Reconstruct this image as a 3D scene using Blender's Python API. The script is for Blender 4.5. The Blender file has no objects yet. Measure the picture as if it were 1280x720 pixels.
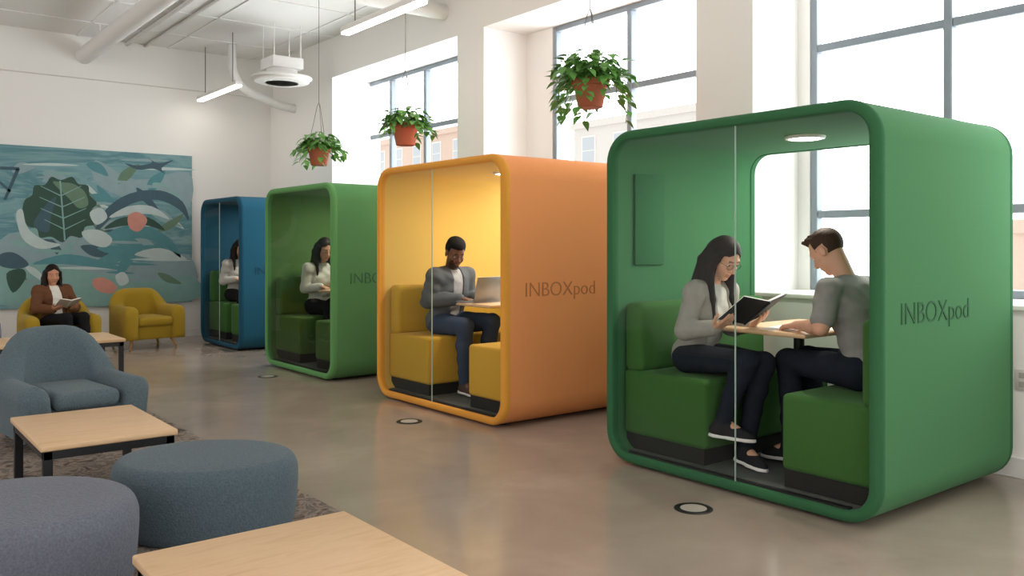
import bpy, bmesh, math, random
import numpy as np
from mathutils import Vector, Matrix
scene = bpy.context.scene
C = scene.collection
V = Vector
FPX, CAMH, HZ = 1080.0, 1.35, 306.0

# ------------------------------------------------------------------ materials
def lin(h):
    out = []
    for i in (0, 2, 4):
        c = int(h[i:i+2], 16) / 255
        out.append(c/12.92 if c <= .04045 else ((c+.055)/1.055)**2.4)
    return tuple(out)

def M(name, hexc, rough=.7, spec=.3, bump=0.0, scale=60, var=.08, metal=0.0, stretch=(1, 1, 1), bdist=.01, detail=3, sheen=0, vscale=None):
    m = bpy.data.materials.new(name); m.use_nodes = True
    nt = m.node_tree; N = nt.nodes; L = nt.links
    b = N['Principled BSDF']
    b.inputs['Roughness'].default_value = rough
    b.inputs['Specular IOR Level'].default_value = spec
    b.inputs['Metallic'].default_value = metal
    if sheen: b.inputs['Sheen Weight'].default_value = sheen
    tc = N.new('ShaderNodeTexCoord'); mp = N.new('ShaderNodeMapping'); mp.inputs['Scale'].default_value = stretch
    L.new(tc.outputs['Object'], mp.inputs['Vector'])
    nz = N.new('ShaderNodeTexNoise'); nz.inputs['Scale'].default_value = vscale or scale; nz.inputs['Detail'].default_value = detail
    L.new(mp.outputs['Vector'], nz.inputs['Vector'])
    mx = N.new('ShaderNodeMix'); mx.data_type = 'RGBA'
    c = lin(hexc)
    mx.inputs[6].default_value = tuple(max(0, x*(1-var)) for x in c)+(1,)
    mx.inputs[7].default_value = tuple(min(1, x*(1+var)) for x in c)+(1,)
    L.new(nz.outputs['Fac'], mx.inputs[0]); L.new(mx.outputs[2], b.inputs['Base Color'])
    if bump:
        n2 = N.new('ShaderNodeTexNoise'); n2.inputs['Scale'].default_value = scale; n2.inputs['Detail'].default_value = detail
        L.new(mp.outputs['Vector'], n2.inputs['Vector'])
        bp = N.new('ShaderNodeBump'); bp.inputs['Strength'].default_value = bump; bp.inputs['Distance'].default_value = bdist
        L.new(n2.outputs['Fac'], bp.inputs['Height']); L.new(bp.outputs['Normal'], b.inputs['Normal'])
    return m

def emis(name, hexc, s):
    m = bpy.data.materials.new(name); m.use_nodes = True
    b = m.node_tree.nodes['Principled BSDF']
    b.inputs['Base Color'].default_value = lin(hexc)+(1,)
    b.inputs['Emission Color'].default_value = lin(hexc)+(1,)
    b.inputs['Emission Strength'].default_value = s
    return m

def glass(name, tint, f0, f1):
    m = bpy.data.materials.new(name); m.use_nodes = True
    nt = m.node_tree; N = nt.nodes; L = nt.links
    for n in list(N): N.remove(n)
    o = N.new('ShaderNodeOutputMaterial'); t = N.new('ShaderNodeBsdfTransparent'); t.inputs[0].default_value = tint+(1,)
    g = N.new('ShaderNodeBsdfGlossy'); g.inputs['Roughness'].default_value = .02
    lw = N.new('ShaderNodeLayerWeight'); lw.inputs[0].default_value = .5
    pw = N.new('ShaderNodeMath'); pw.operation = 'POWER'; pw.inputs[1].default_value = 4
    L.new(lw.outputs['Facing'], pw.inputs[0])
    mu = N.new('ShaderNodeMath'); mu.operation = 'MULTIPLY_ADD'; mu.inputs[1].default_value = f1; mu.inputs[2].default_value = f0
    L.new(pw.outputs[0], mu.inputs[0])
    mx = N.new('ShaderNodeMixShader'); L.new(mu.outputs[0], mx.inputs[0]); L.new(t.outputs[0], mx.inputs[1]); L.new(g.outputs[0], mx.inputs[2])
    L.new(mx.outputs[0], o.inputs[0])
    return m

def tinted(name, rough=.55, bump=0.1):
    m = bpy.data.materials.new(name); m.use_nodes = True
    nt = m.node_tree; N = nt.nodes; L = nt.links; b = N['Principled BSDF']
    a = N.new('ShaderNodeAttribute'); a.attribute_name = 'tint'
    L.new(a.outputs['Color'], b.inputs['Base Color'])
    b.inputs['Roughness'].default_value = rough; b.inputs['Specular IOR Level'].default_value = .35
    b.inputs['Subsurface Weight'].default_value = .08
    b.inputs['Subsurface Radius'].default_value = (.01, .004, .002)
    return m

def ramp_mat(name, stops, scale, rough, bump=0, detail=6, stretch=(1, 1, 1), kind='noise', dist=0, spec=.4, bdist=.005):
    m = bpy.data.materials.new(name); m.use_nodes = True
    nt = m.node_tree; N = nt.nodes; L = nt.links; b = N['Principled BSDF']
    tc = N.new('ShaderNodeTexCoord'); mp = N.new('ShaderNodeMapping'); mp.inputs['Scale'].default_value = stretch
    L.new(tc.outputs['Object'], mp.inputs['Vector'])
    t = N.new('ShaderNodeTexNoise'); t.inputs['Detail'].default_value = detail; t.inputs['Roughness'].default_value = .6
    t.inputs['Distortion'].default_value = dist
    t.inputs['Scale'].default_value = scale
    L.new(mp.outputs['Vector'], t.inputs['Vector'])
    r = N.new('ShaderNodeValToRGB')
    el = r.color_ramp.elements
    while len(el) < len(stops): el.new(.5)
    for e, (p, h) in zip(el, stops): e.position = p; e.color = lin(h)+(1,)
    L.new(t.outputs['Fac'], r.inputs['Fac']); L.new(r.outputs['Color'], b.inputs['Base Color'])
    b.inputs['Roughness'].default_value = rough; b.inputs['Specular IOR Level'].default_value = spec
    if bump:
        bp = N.new('ShaderNodeBump'); bp.inputs['Strength'].default_value = bump; bp.inputs['Distance'].default_value = bdist
        L.new(t.outputs['Fac'], bp.inputs['Height']); L.new(bp.outputs['Normal'], b.inputs['Normal'])
    return m

mWall = M('wall_paint', 'eeebe7', .85, .2, .03, 90, .015)
mCeil = M('ceiling_paint', 'e9e7e4', .9, .1, .05, 40, .03)
mTrim = M('trim_paint', 'ebe9e5', .6, .3, 0, 30, .01)
mFrame = M('window_metal', '868f97', .45, .4, 0, 30, .03)
mFloor = ramp_mat('polished_concrete', [(.28, '998a7d'), (.42, 'a39386'), (.56, 'a9998b'), (.72, 'b3a395')], 1.5, .16, .03, 10, spec=.6, dist=.4)
mRug = ramp_mat('woven_rug', [(.36, '4f4a4c'), (.45, '7b6c60'), (.52, '988c82'), (.58, '65605e'), (.68, '8b796a')], 9, .95, .2, 8, (1, 1, 1), dist=1.2, spec=.1)
mWood = ramp_mat('light_oak', [(.2, 'd0a87c'), (.5, 'dab78f'), (.8, 'c9a073')], 3.0, .42, 0, 3, (1, 7, 7), dist=.6)
mWoodDk = ramp_mat('leg_oak', [(.2, 'b98a55'), (.8, 'c99a63')], 4, .5, 0, 3, (6, 6, 1))
mBlack = M('black_metal', '1b1b1d', .45, .4, 0, 30, .1)
mDark = M('dark_plinth', '232320', .7, .3, 0, 30, .1)
mCarpet = M('pod_carpet', '5b5e5a', .95, .1, .2, 300, .2)
mWhite = M('white_enamel', 'e4e1dc', .5, .4, 0, 30, .02)
mPaper = M('paper', 'f2efe8', .8, .2, 0, 60, .03)
mDuct = M('painted_duct', 'e3e1de', .6, .3, 0, 20, .03)
mLightOn = emis('light_diffuser', 'fff6e8', 9.0)
mPodLight = emis('pod_lamp_glow', 'fff3dc', 6.0)
mTerra = M('terracotta', 'b5654a', .8, .2, .1, 60, .12)
mSoil = M('soil', '2e2219', .95, .1, .5, 80, .3)
mLeaf = M('pothos_leaf', '659a48', .45, .4, 0, 25, .5, vscale=14)
mStem = M('plant_stem', '6b8a3f', .6, .3, 0, 25, .2)
mCord = M('cord_grey', '6a655e', .7, .2, 0, 40, .1)
mGlass = glass('pod_glass', (.90, .935, .915), .012, .22)  # tint colour put in for a reflecting look
mGlassDk = glass('pod_glass_dark', (.68, .73, .69), .02, .3)  # darkening put into the tint in place of stronger reflections
mPane = glass('window_glass', (.98, .99, .99), .03, .4)
mChairBlue = M('blue_grey_weave', '5a686f', .95, .1, .5, 110, .45, sheen=.1)
mPoufTeal = M('teal_weave', '536067', .95, .1, .5, 110, .45, sheen=.1)
mPoufGrey = M('grey_violet_weave', '656872', .95, .1, .5, 110, .42, sheen=.1)
mMustard = M('mustard_fabric', 'a98a2b', .9, .15, .3, 160, .1, sheen=.1)
mGreyFab = M('far_grey_fabric', '7b7c80', .9, .15, .3, 160, .1)
mSilver = M('laptop_aluminium', '8f9194', .35, .5, 0, 30, .02, metal=.6)
mScreen = emis('laptop_display', '8fb0d8', .6)
mKeys = M('keyboard_black', '2a2b2e', .6, .3, 0, 30, .1)
mEyeW = M('eye_white', 'd8d2ca', .25, .5, 0, 30, .01)
mIris = M('eye_iris', '2a1a12', .2, .5, 0, 30, .05)
mSkin = tinted('skin')

# ------------------------------------------------------------------ helpers
def tag(o, label, cat, group=None):
    o['label'] = label; o['category'] = cat
    if group: o['group'] = group
    return o
def thing(name, label, cat, loc=(0, 0, 0), rz=0, group=None):
    o = bpy.data.objects.new(name, None); C.objects.link(o); o.empty_display_size = .1
    o.location = loc; o.rotation_euler = (0, 0, rz)
    return tag(o, label, cat, group)
def link(name, me, mat, par=None, ang=35, smooth=True):
    for m in (mat if isinstance(mat, (list, tuple)) else [mat]): me.materials.append(m)
    if smooth:
        me.shade_smooth()
        if ang: me.set_sharp_from_angle(angle=math.radians(ang))
    o = bpy.data.objects.new(name, me); C.objects.link(o)
    if par: o.parent = par
    return o
def fin(name, bm, mat, par=None, ang=35, smooth=True, recalc=True):
    if recalc: bmesh.ops.recalc_face_normals(bm, faces=bm.faces[:])
    me = bpy.data.meshes.new(name); bm.to_mesh(me); bm.free()
    return link(name, me, mat, par, ang, smooth)
def NB(): return bmesh.new()
def rb(bm, c, s, bev=0.0, seg=3, rot=None):
    mt = Matrix.Translation(V(c))
    if rot is not None: mt = mt @ rot.to_4x4()
    mt = mt @ Matrix.Diagonal((s[0], s[1], s[2], 1))
    r = bmesh.ops.create_cube(bm, size=1, matrix=mt)
    if bev > 0:
        es = list({e for v in r['verts'] for e in v.link_edges})
        bmesh.ops.bevel(bm, geom=es, offset=bev, segments=seg, profile=.5, affect='EDGES')
    return bm
def bx(bm, lo, hi, bev=0.0, seg=3):
    return rb(bm, [(a+b)/2 for a, b in zip(lo, hi)], [b-a for a, b in zip(lo, hi)], bev, seg)
def cy(bm, p0, p1, r0, r1=None, n=16):
    p0, p1 = V(p0), V(p1); d = p1-p0
    q = d.to_track_quat('Z', 'Y').to_matrix().to_4x4()
    bmesh.ops.create_cone(bm, cap_ends=True, cap_tris=False, segments=n, radius1=r0, radius2=r0 if r1 is None else r1, depth=d.length,
                          matrix=Matrix.Translation((p0+p1)/2) @ q)
    return bm
def sph(bm, c, r, u=16, v=10, sc=(1, 1, 1)):
    bmesh.ops.create_uvsphere(bm, u_segments=u, v_segments=v, radius=r, matrix=Matrix.Translation(V(c)) @ Matrix.Diagonal((*sc, 1)))
    return bm
def loft(bm, loops, closed=False, cap=True):
    L = [[bm.verts.new(p) for p in lp] for lp in loops]
    n = len(L[0]); m = len(L)
    for i in range(m if closed else m-1):
        a, b = L[i], L[(i+1) % m]
        for j in range(n):
            bm.faces.new((a[j], a[(j+1) % n], b[(j+1) % n], b[j]))
    if cap and not closed:
        bm.faces.new(L[0][::-1]); bm.faces.new(L[-1])
    return bm
def tube(bm, pts, r, n=8, closed=False):
    pts = [V(p) for p in pts]; loops = []; m = len(pts)
    t0 = (pts[1]-pts[0]).normalized(); nrm = t0.orthogonal().normalized()
    for i, p in enumerate(pts):
        t = (pts[(i+1) % m]-pts[i-1]).normalized() if closed else (pts[min(i+1, m-1)]-pts[max(i-1, 0)]).normalized()
        nrm = (nrm - t*nrm.dot(t)).normalized(); b = t.cross(nrm)
        rr = r[i] if isinstance(r, (list, tuple)) else r
        loops.append([p+(nrm*math.cos(a)+b*math.sin(a))*rr for a in [2*math.pi*k/n for k in range(n)]])
    return loft(bm, loops, closed)
def lathe(bm, prof, c=(0, 0, 0), n=40, sx=1, sy=1):
    loops = [[(c[0]+r*sx*math.cos(2*math.pi*k/n), c[1]+r*sy*math.sin(2*math.pi*k/n), c[2]+z) for k in range(n)] for r, z in prof]
    return loft(bm, loops)

# ------------------------------------------------------------------ camera
cam = bpy.data.cameras.new('camera'); co = bpy.data.objects.new('camera', cam); C.objects.link(co)
cam.sensor_width = 36; cam.lens = FPX/1280*36; cam.shift_y = -(360-HZ)/1280
YAW = math.atan(849/1080)
co.location = (0, 0, CAMH); co.rotation_euler = (math.pi/2, 0, -YAW)
scene.camera = co
SN, CS = math.sin(YAW), math.cos(YAW)

# ------------------------------------------------------------------ room
def S(name, bm, mat, par=None, ang=35):
    o = fin(name, bm, mat, par, ang)
    if par is None: o['kind'] = 'structure'
    return o
ZC = 4.2; XW = 5.40; XG = 5.98; YB = 13.0
b = NB(); bx(b, (-5, -4, -.1), (6.2, YB+.2, 0)); S('floor', b, mFloor)
b = NB(); bx(b, (-5, -4, ZC), (6.2, YB+.2, ZC+.1))
for k in range(14): bx(b, (-5, -3.6+k*1.2, ZC-.012), (5.4, -3.57+k*1.2, ZC))
for k in range(9): bx(b, (-4.6+k*1.2, -4, ZC-.012), (-4.57+k*1.2, YB, ZC))
S('ceiling', b, mCeil)
b = NB(); bx(b, (-5, YB, 0), (6.2, YB+.2, ZC)); S('wall_back', b, mWall)
b = NB(); bx(b, (-5, YB-.10, 3.63), (5.4, YB, ZC)); S('trim_1', b, mTrim)
b = NB(); bx(b, (-5, YB-.016, 0), (5.4, YB, .11)); S('baseboard_back', b, mTrim)
WIN = [(7.9, 11.22, [10.31, 9.44, 8.6]), (4.55, 6.92, [5.81, 4.72]), (.7, 3.857, [2.805, 1.75])]
b = NB()
bx(b, (XW, -4, 0), (6.15, YB, .97))
bx(b, (XW, -4, 3.65), (6.15, YB, ZC))
for y0, y1 in ((10.87, YB), (7.35, 7.84), (3.96, 4.5), (.2, .65), (-4, -3)): bx(b, (XW, y0, .97), (6.15, y1, 3.65))
for y0, y1 in ((11.22, YB), (6.92, 7.9), (3.857, 4.55), (-4, .7)): bx(b, (XG, y0, .97), (6.15, y1, 3.65))
S('wall_right', b, mWall)
b = NB(); bx(b, (XW-.03, -4, .97), (XG, 10.87, 1.0), .006, 2); S('trim_2', b, mTrim)
b = NB(); bx(b, (XW-.018, -4, 0), (XW, YB, .12), .004, 1); S('baseboard_right', b, mTrim)
for i, (y0, y1, vs) in enumerate(WIN):
    b = NB(); x0, x1 = XG+.01, XG+.09
    def bar(ya, yb, za, zb): bx(b, (x0, ya, za), (x1, yb, zb), .006, 1)
    f = .055
    bar(y0, y0+f, 1.0, 3.65); bar(y1-f, y1, 1.0, 3.65); bar(y0+f, y1-f, 1.0, 1.0+f); bar(y0+f, y1-f, 3.65-f, 3.65)
    for v in vs: bar(v-.03, v+.03, 1.0+f, 3.65-f)
    ys = [y1-f]+[q for v in vs for q in (v+.03, v-.03)]+[y0+f]
    for a in range(0, len(ys), 2):
        for z in (1.585, 2.87): bx(b, (x0+.01, ys[a+1], z-.03), (x1-.01, ys[a], z+.03), .005, 1)
    w = S('window_%d' % (i+1), b, mFrame)
    b = NB(); q = XG+.048; b.faces.new([b.verts.new(p) for p in ((q, y0+.05, 1.05), (q, y1-.05, 1.05), (q, y1-.05, 3.6), (q, y0+.05, 3.6))]); fin('pane', b, mPane, w)

# ------------------------------------------------------------------ buildings outside
def building(label, x, y0, y1, h, mat, nf, nw):
    t = thing('building', label, 'building', (x, (y0+y1)/2, -4), 0, 'pale buildings outside the windows'); w2 = (y1-y0)/2; H = h+4
    b = NB(); bx(b, (0, -w2, 0), (6, w2, H)); bx(b, (-.15, -w2-.15, H-.35), (6.1, w2+.15, H)); fin('walls', b, mat, t)
    for i in range(nf):
        for j in range(nw):
            yc = -w2+(j+.5)*2*w2/nw; zc = H-1.5-i*2.6
            b = NB(); bx(b, (-.05, yc-.5, zc-.75), (.02, yc+.5, zc+.75)); wf = fin('window', b, mTrim, t)
            b = NB(); bx(b, (-.07, yc-.42, zc-.67), (-.04, yc+.42, zc-.03)); bx(b, (-.07, yc-.42, zc+.03), (-.04, yc+.42, zc+.67)); fin('pane', b, mBPane, wf)
mBPane = M('far_pane', 'bcc5cc', .3, .4)
mBrick = M('far_pale_brick', 'd6c0b2', .9, .1, 0, 8, .06)
mBrick2 = M('far_pale_render', 'd8d5d1', .9, .1, 0, 8, .05)
building('pale brick building outside the window nearest the large green pod', 24, -4, 9.6, 2.0, mBrick, 2, 5)
building('pale rendered building outside the middle window', 30, 24, 33, 7.6, mBrick2, 3, 4)
building('pale brick building outside the window farthest from the camera', 30, 40, 54, 8.6, mBrick, 3, 6)

# ------------------------------------------------------------------ pods
def rrect(W, H, R, inset, z0, n=8):
    w0, w1, h0, h1 = inset, W-inset, z0+inset, z0+H-inset; r = max(R-inset, .02)
    pts = []
    for cx, cz, a0 in ((w1-r, h1-r, 0), (w0+r, h1-r, 90), (w0+r, h0+r, 180), (w1-r, h0+r, 270)):
        for k in range(n+1):
            a = math.radians(a0+90*k/n); pts.append((cx+r*math.cos(a), cz+r*math.sin(a)))
    return pts
def ring(W, H, R, z0, secs):
    bm = NB()
    loops = [[(x, y, z) for y, z in rrect(W, H, R, ins, z0)] for x, ins in secs]
    return loft(bm, loops, closed=True, cap=False)
mGEdge = M('glass_edge', 'a9bfb2', .3, .5)
def pod(label, X0, Y0, W, D, H, cols, letter, seam=.53, panel=True, gm=None, seat_z=.57, tab_z=.86):
    side, trim, lining, bench = cols
    z0 = .014; R = .19; T = .056
    t = thing('work_pod', label, 'office pod', (X0, Y0, 0), 0, 'work pods along the window wall')
    fin('shell', ring(W, H, R, z0, [(.055, 0), (D-.055, 0), (D-.055, .03), (.055, .03)]), side, t)
    fin('lining', ring(W, H, R, z0, [(.055, .03), (D-.055, .03), (D-.055, T-.004), (.055, T-.004)]), lining, t)
    q = .024
    def trim_secs(xa, s):
        return [(xa+s*.058, .001), (xa+s*.05, -.002), (xa+s*q, -.002), (xa+s*q*.3, q*.3), (xa, q), (xa, T-q*.5), (xa+s*q*.2, T-q*.15), (xa+s*q*.6, T), (xa+s*.058, T)]
    fin('front_trim', ring(W, H, R, z0, trim_secs(0, 1)), trim, t, 60)
    fin('back_trim', ring(W, H, R, z0, trim_secs(D, -1)), trim, t, 60)
    fz = z0+T
    b = NB(); bx(b, (.06, .12, fz-.006), (D-.06, W-.12, fz+.008)); fin('floor_mat', b, mCarpet, t)
    # glass: fixed panel on the far part of the front, full panel at the back
    def gp(name, x, ya, yb):
        bm = NB(); pts = []
        for y, z in rrect(W, H, R, T-.003, z0):
            p = (min(max(y, ya), yb), z)
            if not pts or (abs(p[0]-pts[-1][0])+abs(p[1]-pts[-1][1]) > 1e-4): pts.append(p)
        bm.faces.new([bm.verts.new((x, y, z)) for y, z in pts])
        return fin(name, bm, gm or mGlass, t, None, False)
    ym = W*seam
    gp('glass_panel', .022, ym, W)
    gp('rear_glass_panel', D-.03, 0, W)
    if seam > .1:
        b = NB(); bx(b, (.018, ym-.004, z0+T), (.027, ym, z0+H-T)); fin('glass_edge', b, mGEdge, t)
    b = NB(); bx(b, (.03, R*.9, fz), (.06, W-R*.9, fz+.010)); fin('door_track', b, mBlack, t)
    lf, rf = W-.71, .60
    for nm, ya, yb in (('far', lf, W-T-.004), ('near', T+.004, rf)):
        b = NB(); bx(b, (.10, ya, fz+.1), (D-.1, yb, seat_z), .03, 4); s = fin('bench', b, bench, t)
        b = NB(); bx(b, (.12, ya+.025, fz+.004), (D-.12, yb-.01, fz+.11)); fin('plinth', b, mDark, s)
        b = NB()
        if nm == 'far': bx(b, (.10, W-T-.16, seat_z-.01), (D-.1, W-T-.006, .99), .04, 4)
        else: bx(b, (.10, T+.006, seat_z-.01), (D-.1, T+.10, .99), .04, 4)
        fin('backrest', b, bench, t)
    if panel:
        b = NB(); bx(b, (.2, W-T-.014, 1.22), (.47, W-T+.002, 1.80), .006, 2); fin('wall_panel', b, trim, t)
    tc = W*.515
    b = NB(); bx(b, (.37, tc-.30, tab_z-.028), (1.22, tc+.30, tab_z), .012, 3); tb = fin('table_top', b, mWood, t)
    b = NB(); cy(b, (.83, tc+.04, fz+.02), (.83, tc+.04, tab_z-.03), .032, n=20); cy(b, (.83, tc+.04, fz+.006), (.83, tc+.04, fz+.022), .15, .15, 32)
    bx(b, (.7, tc-.12, tab_z-.04), (.96, tc+.2, tab_z-.026)); fin('table_post', b, mBlack, tb)
    zc = z0+H-T
    b = NB(); lathe(b, [(.10, zc-.012), (.085, zc-.016), (.0005, zc-.016), (.0005, zc+.002), (.10, zc+.002)], (D*.5, W*.48, 0), 32)
    fin('ceiling_lamp', b, mPodLight, t)
    b = NB(); lathe(b, [(.10, zc-.014), (.115, zc-.012), (.118, zc+.002), (.10, zc+.002)], (D*.5, W*.48, 0), 32); fin('lamp_ring', b, mWhite, t)
    li = bpy.data.lights.new('pod_lamp', 'AREA'); li.shape = 'DISK'; li.size = .16; li.energy = 8; li.color = (1, .93, .82)
    lo = bpy.data.objects.new('pod_lamp', li); C.objects.link(lo); lo.parent = t; lo.location = (D*.5, W*.48, zc-.03)
    for fx in (.14, D-.14):
        for fy in (.22, W-.22):
            b = NB(); cy(b, (fx, fy, 0), (fx, fy, z0+.012), .04, .045, 20); fin('foot', b, mBlack, t)
    # lettering on the near side
    cu = bpy.data.curves.new('lettering', 'FONT'); cu.body = 'INBOXpod'; cu.size = 1; cu.extrude = .01; cu.offset = -.012
    tmp = bpy.data.objects.new('lettering_tmp', cu); C.objects.link(tmp)
    dg = bpy.context.evaluated_depsgraph_get(); dg.update()
    me = bpy.data.meshes.new_from_object(tmp.evaluated_get(dg))
    bpy.data.objects.remove(tmp, do_unlink=True)
    xs = [v.co.x for v in me.vertices]; x0, x1 = min(xs), max(xs); k = .70/(x1-x0)
    for v in me.vertices:
        x, y, z = v.co; v.co = (.20+(x-x0)*k, -.0015-(z*.2), .965+y*k)
    link('lettering', me, M('lettering_'+side.name, letter, .8), t, None, False)
    return t
def fabric(n, h, bump=.18): return M(n, h, .95, .06, bump, 180, .14, sheen=.05, bdist=.004)
gBench = fabric('moss_bench', '3f6633')
podG = pod('large green felt pod nearest the camera, two people at its table', 3.82, 2.10, 1.81, 1.47, 2.035,
    (fabric('green_side', '4a7d52'), fabric('green_trim', '386845'), fabric('green_lining', '43724c', 0), gBench), '2f5e3c', .46)
podO = pod('orange felt pod with a yellow lining, man with a laptop inside', 3.82, 4.95, 1.88, 1.44, 2.01,
    (fabric('orange_side', 'eb9a60'), fabric('orange_trim', 'e19d42'), fabric('orange_lining', 'd9b05c', 0), fabric('orange_bench', 'c2993a')), 'ba7546', .53, False)
podH = pod('light green felt pod between the orange pod and the blue pod', 3.83, 7.71, 1.69, 1.44, 1.955,
    (fabric('hgreen_side', '598955'), fabric('hgreen_trim', '63985c'), fabric('hgreen_lining', '5d7c47', 0), fabric('hgreen_bench', '4d6a37')), '406b46', 0, False, mGlassDk)
podB = pod('dark blue felt pod farthest away, beside the painted canvas', 4.03, 10.67, 1.5, 1.3, 1.955,
    (fabric('blue_side', '2a5c73'), fabric('blue_trim', '255268'), fabric('blue_lining', '22485c', 0), gBench), '1e485c', .53, False)

# ------------------------------------------------------------------ implicit surfaces for people
def prim_c(a, b, ra, rb_, k=.015, op=1): return ('c', np.array(a, float), np.array(b, float), ra, rb_, k, op)
def prim_e(c, rad, ax=None, k=.015, op=1): return ('e', np.array(c, float), np.array(rad, float), np.eye(3) if ax is None else np.array(ax, float), k, op)
def pbounds(p):
    if p[0] == 'c':
        r = max(p[3], p[4]); return np.minimum(p[1], p[2])-r, np.maximum(p[1], p[2])+r
    r = p[2].max(); return p[1]-r, p[1]+r
def surf(prims, h, infl=0.0, cuts=(), fold=0.0):
    pos = [p for p in prims if p[-1] > 0]
    lo = np.min([pbounds(p)[0] for p in pos], 0)-infl-3*h; hi = np.max([pbounds(p)[1] for p in pos], 0)+infl+3*h
    n = np.ceil((hi-lo)/h).astype(int)+1
    ax = [(lo[i]+h*np.arange(n[i])).astype(np.float32) for i in range(3)]
    v = np.full(n, .1, np.float32)
    for p in prims:
        bl, bh = pbounds(p); mrg = .045+infl
        i0 = np.clip(np.floor((bl-mrg-lo)/h).astype(int), 0, n); i1 = np.clip(np.ceil((bh+mrg-lo)/h).astype(int)+1, 0, n)
        if np.any(i1 <= i0): continue
        sl = tuple(slice(a, c) for a, c in zip(i0, i1))
        X = ax[0][sl[0]][:, None, None]; Y = ax[1][sl[1]][None, :, None]; Z = ax[2][sl[2]][None, None, :]
        if p[0] == 'c':
            a, bb, ra, rbb = p[1], p[2], p[3], p[4]; ba = bb-a; l2 = max(float(ba@ba), 1e-9)
            px, py, pz = X-a[0], Y-a[1], Z-a[2]
            t = np.clip((px*ba[0]+py*ba[1]+pz*ba[2])/l2, 0, 1)
            d = np.sqrt((px-ba[0]*t)**2+(py-ba[1]*t)**2+(pz-ba[2]*t)**2)-(ra+(rbb-ra)*t)
        else:
            c, rad, A = p[1], p[2], p[3]
            px, py, pz = X-c[0], Y-c[1], Z-c[2]
            q = [px*A[i][0]+py*A[i][1]+pz*A[i][2] for i in range(3)]
            k0 = np.sqrt(sum((q[i]/rad[i])**2 for i in range(3))); k1 = np.sqrt(sum((q[i]/rad[i]**2)**2 for i in range(3)))
            d = k0*(k0-1)/np.maximum(k1, 1e-6)
        sub = v[sl]; k = p[-2]
        if p[-1] > 0:
            d = d-infl; hh = np.clip(.5+.5*(sub-d)/k, 0, 1); v[sl] = sub+(d-sub)*hh-k*hh*(1-hh)
        else:
            d = -d; hh = np.clip(.5-.5*(sub-d)/k, 0, 1); v[sl] = sub+(d-sub)*hh+k*hh*(1-hh)
    if cuts or fold:
        X = ax[0][:, None, None]; Y = ax[1][None, :, None]; Z = ax[2][None, None, :]
        if fold:
            w1 = np.sin(62*Z+2.6*np.sin(11*X+5*Y)+3.0*np.sin(13*Y-4*Z)); w2 = np.sin(41*Z+30*X-27*Y+2.2*np.sin(17*Z+6*X))
            v = v-np.float32(fold)*(w1*np.maximum(0, np.sin(8*X+9*Y+7*Z))+.8*w2*np.maximum(0, np.sin(11*Z-7*X+5*Y+1))).astype(np.float32)
        for f in cuts: v = np.maximum(v, f(X, Y, Z).astype(np.float32))
    for a in range(3):
        s = [slice(None)]*3
        for e in (0, -1): s[a] = e; v[tuple(s)] = np.maximum(v[tuple(s)], .01)
    ins = v < 0
    cs = [(i, j, k) for i in (0, 1) for j in (0, 1) for k in (0, 1)]
    g = lambda A, c: A[c[0]:n[0]-1+c[0], c[1]:n[1]-1+c[1], c[2]:n[2]-1+c[2]]
    cnt = sum(g(ins, c).astype(np.int8) for c in cs); act = (cnt > 0) & (cnt < 8)
    ids = np.argwhere(act); idx = -np.ones(act.shape, int); idx[act] = np.arange(len(ids))
    vals = np.stack([v[ids[:, 0]+c[0], ids[:, 1]+c[1], ids[:, 2]+c[2]] for c in cs], 1)
    acc = np.zeros((len(ids), 3)); ne = np.zeros(len(ids))
    for i in range(8):
        for j in range(i+1, 8):
            if sum(abs(cs[i][q]-cs[j][q]) for q in range(3)) != 1: continue
            va, vb = vals[:, i], vals[:, j]; m = (va < 0) != (vb < 0)
            t = va[m]/(va[m]-vb[m]); acc[m] += np.array(cs[i])+(np.array(cs[j])-np.array(cs[i]))*t[:, None]; ne[m] += 1
    P = lo+h*(ids+acc/np.maximum(ne, 1)[:, None])
    faces = []
    for a in range(3):
        u, w = (a+1) % 3, (a+2) % 3
        s0 = [slice(None)]*3; s1 = [slice(None)]*3; s0[a] = slice(0, -1); s1[a] = slice(1, None)
        A, B = ins[tuple(s0)], ins[tuple(s1)]
        e = np.argwhere(A != B); e = e[(e[:, u] > 0) & (e[:, w] > 0) & (e[:, u] < n[u]-1) & (e[:, w] < n[w]-1)]
        if not len(e): continue
        low = A[e[:, 0], e[:, 1], e[:, 2]]
        def cell(du, dw):
            c = e.copy(); c[:, u] += du; c[:, w] += dw; return idx[c[:, 0], c[:, 1], c[:, 2]]
        q = np.stack([cell(-1, -1), cell(0, -1), cell(0, 0), cell(-1, 0)], 1)
        q[~low] = q[~low][:, ::-1]; faces.append(q)
    return P, np.concatenate(faces)
def npmesh(name, P, Fc, mat, par, off, tint=None):
    me = bpy.data.meshes.new(name); me.from_pydata((P-off).tolist(), [], Fc.tolist())
    if tint is not None:
        at = me.color_attributes.new('tint', 'FLOAT_COLOR', 'POINT')
        at.data.foreach_set('color', np.concatenate([tint, np.ones((len(P), 1))], 1).astype(np.float32).ravel())
    return link(name, me, mat, par, None)
nrm = lambda a: np.array(a, float)/np.linalg.norm(a)

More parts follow.
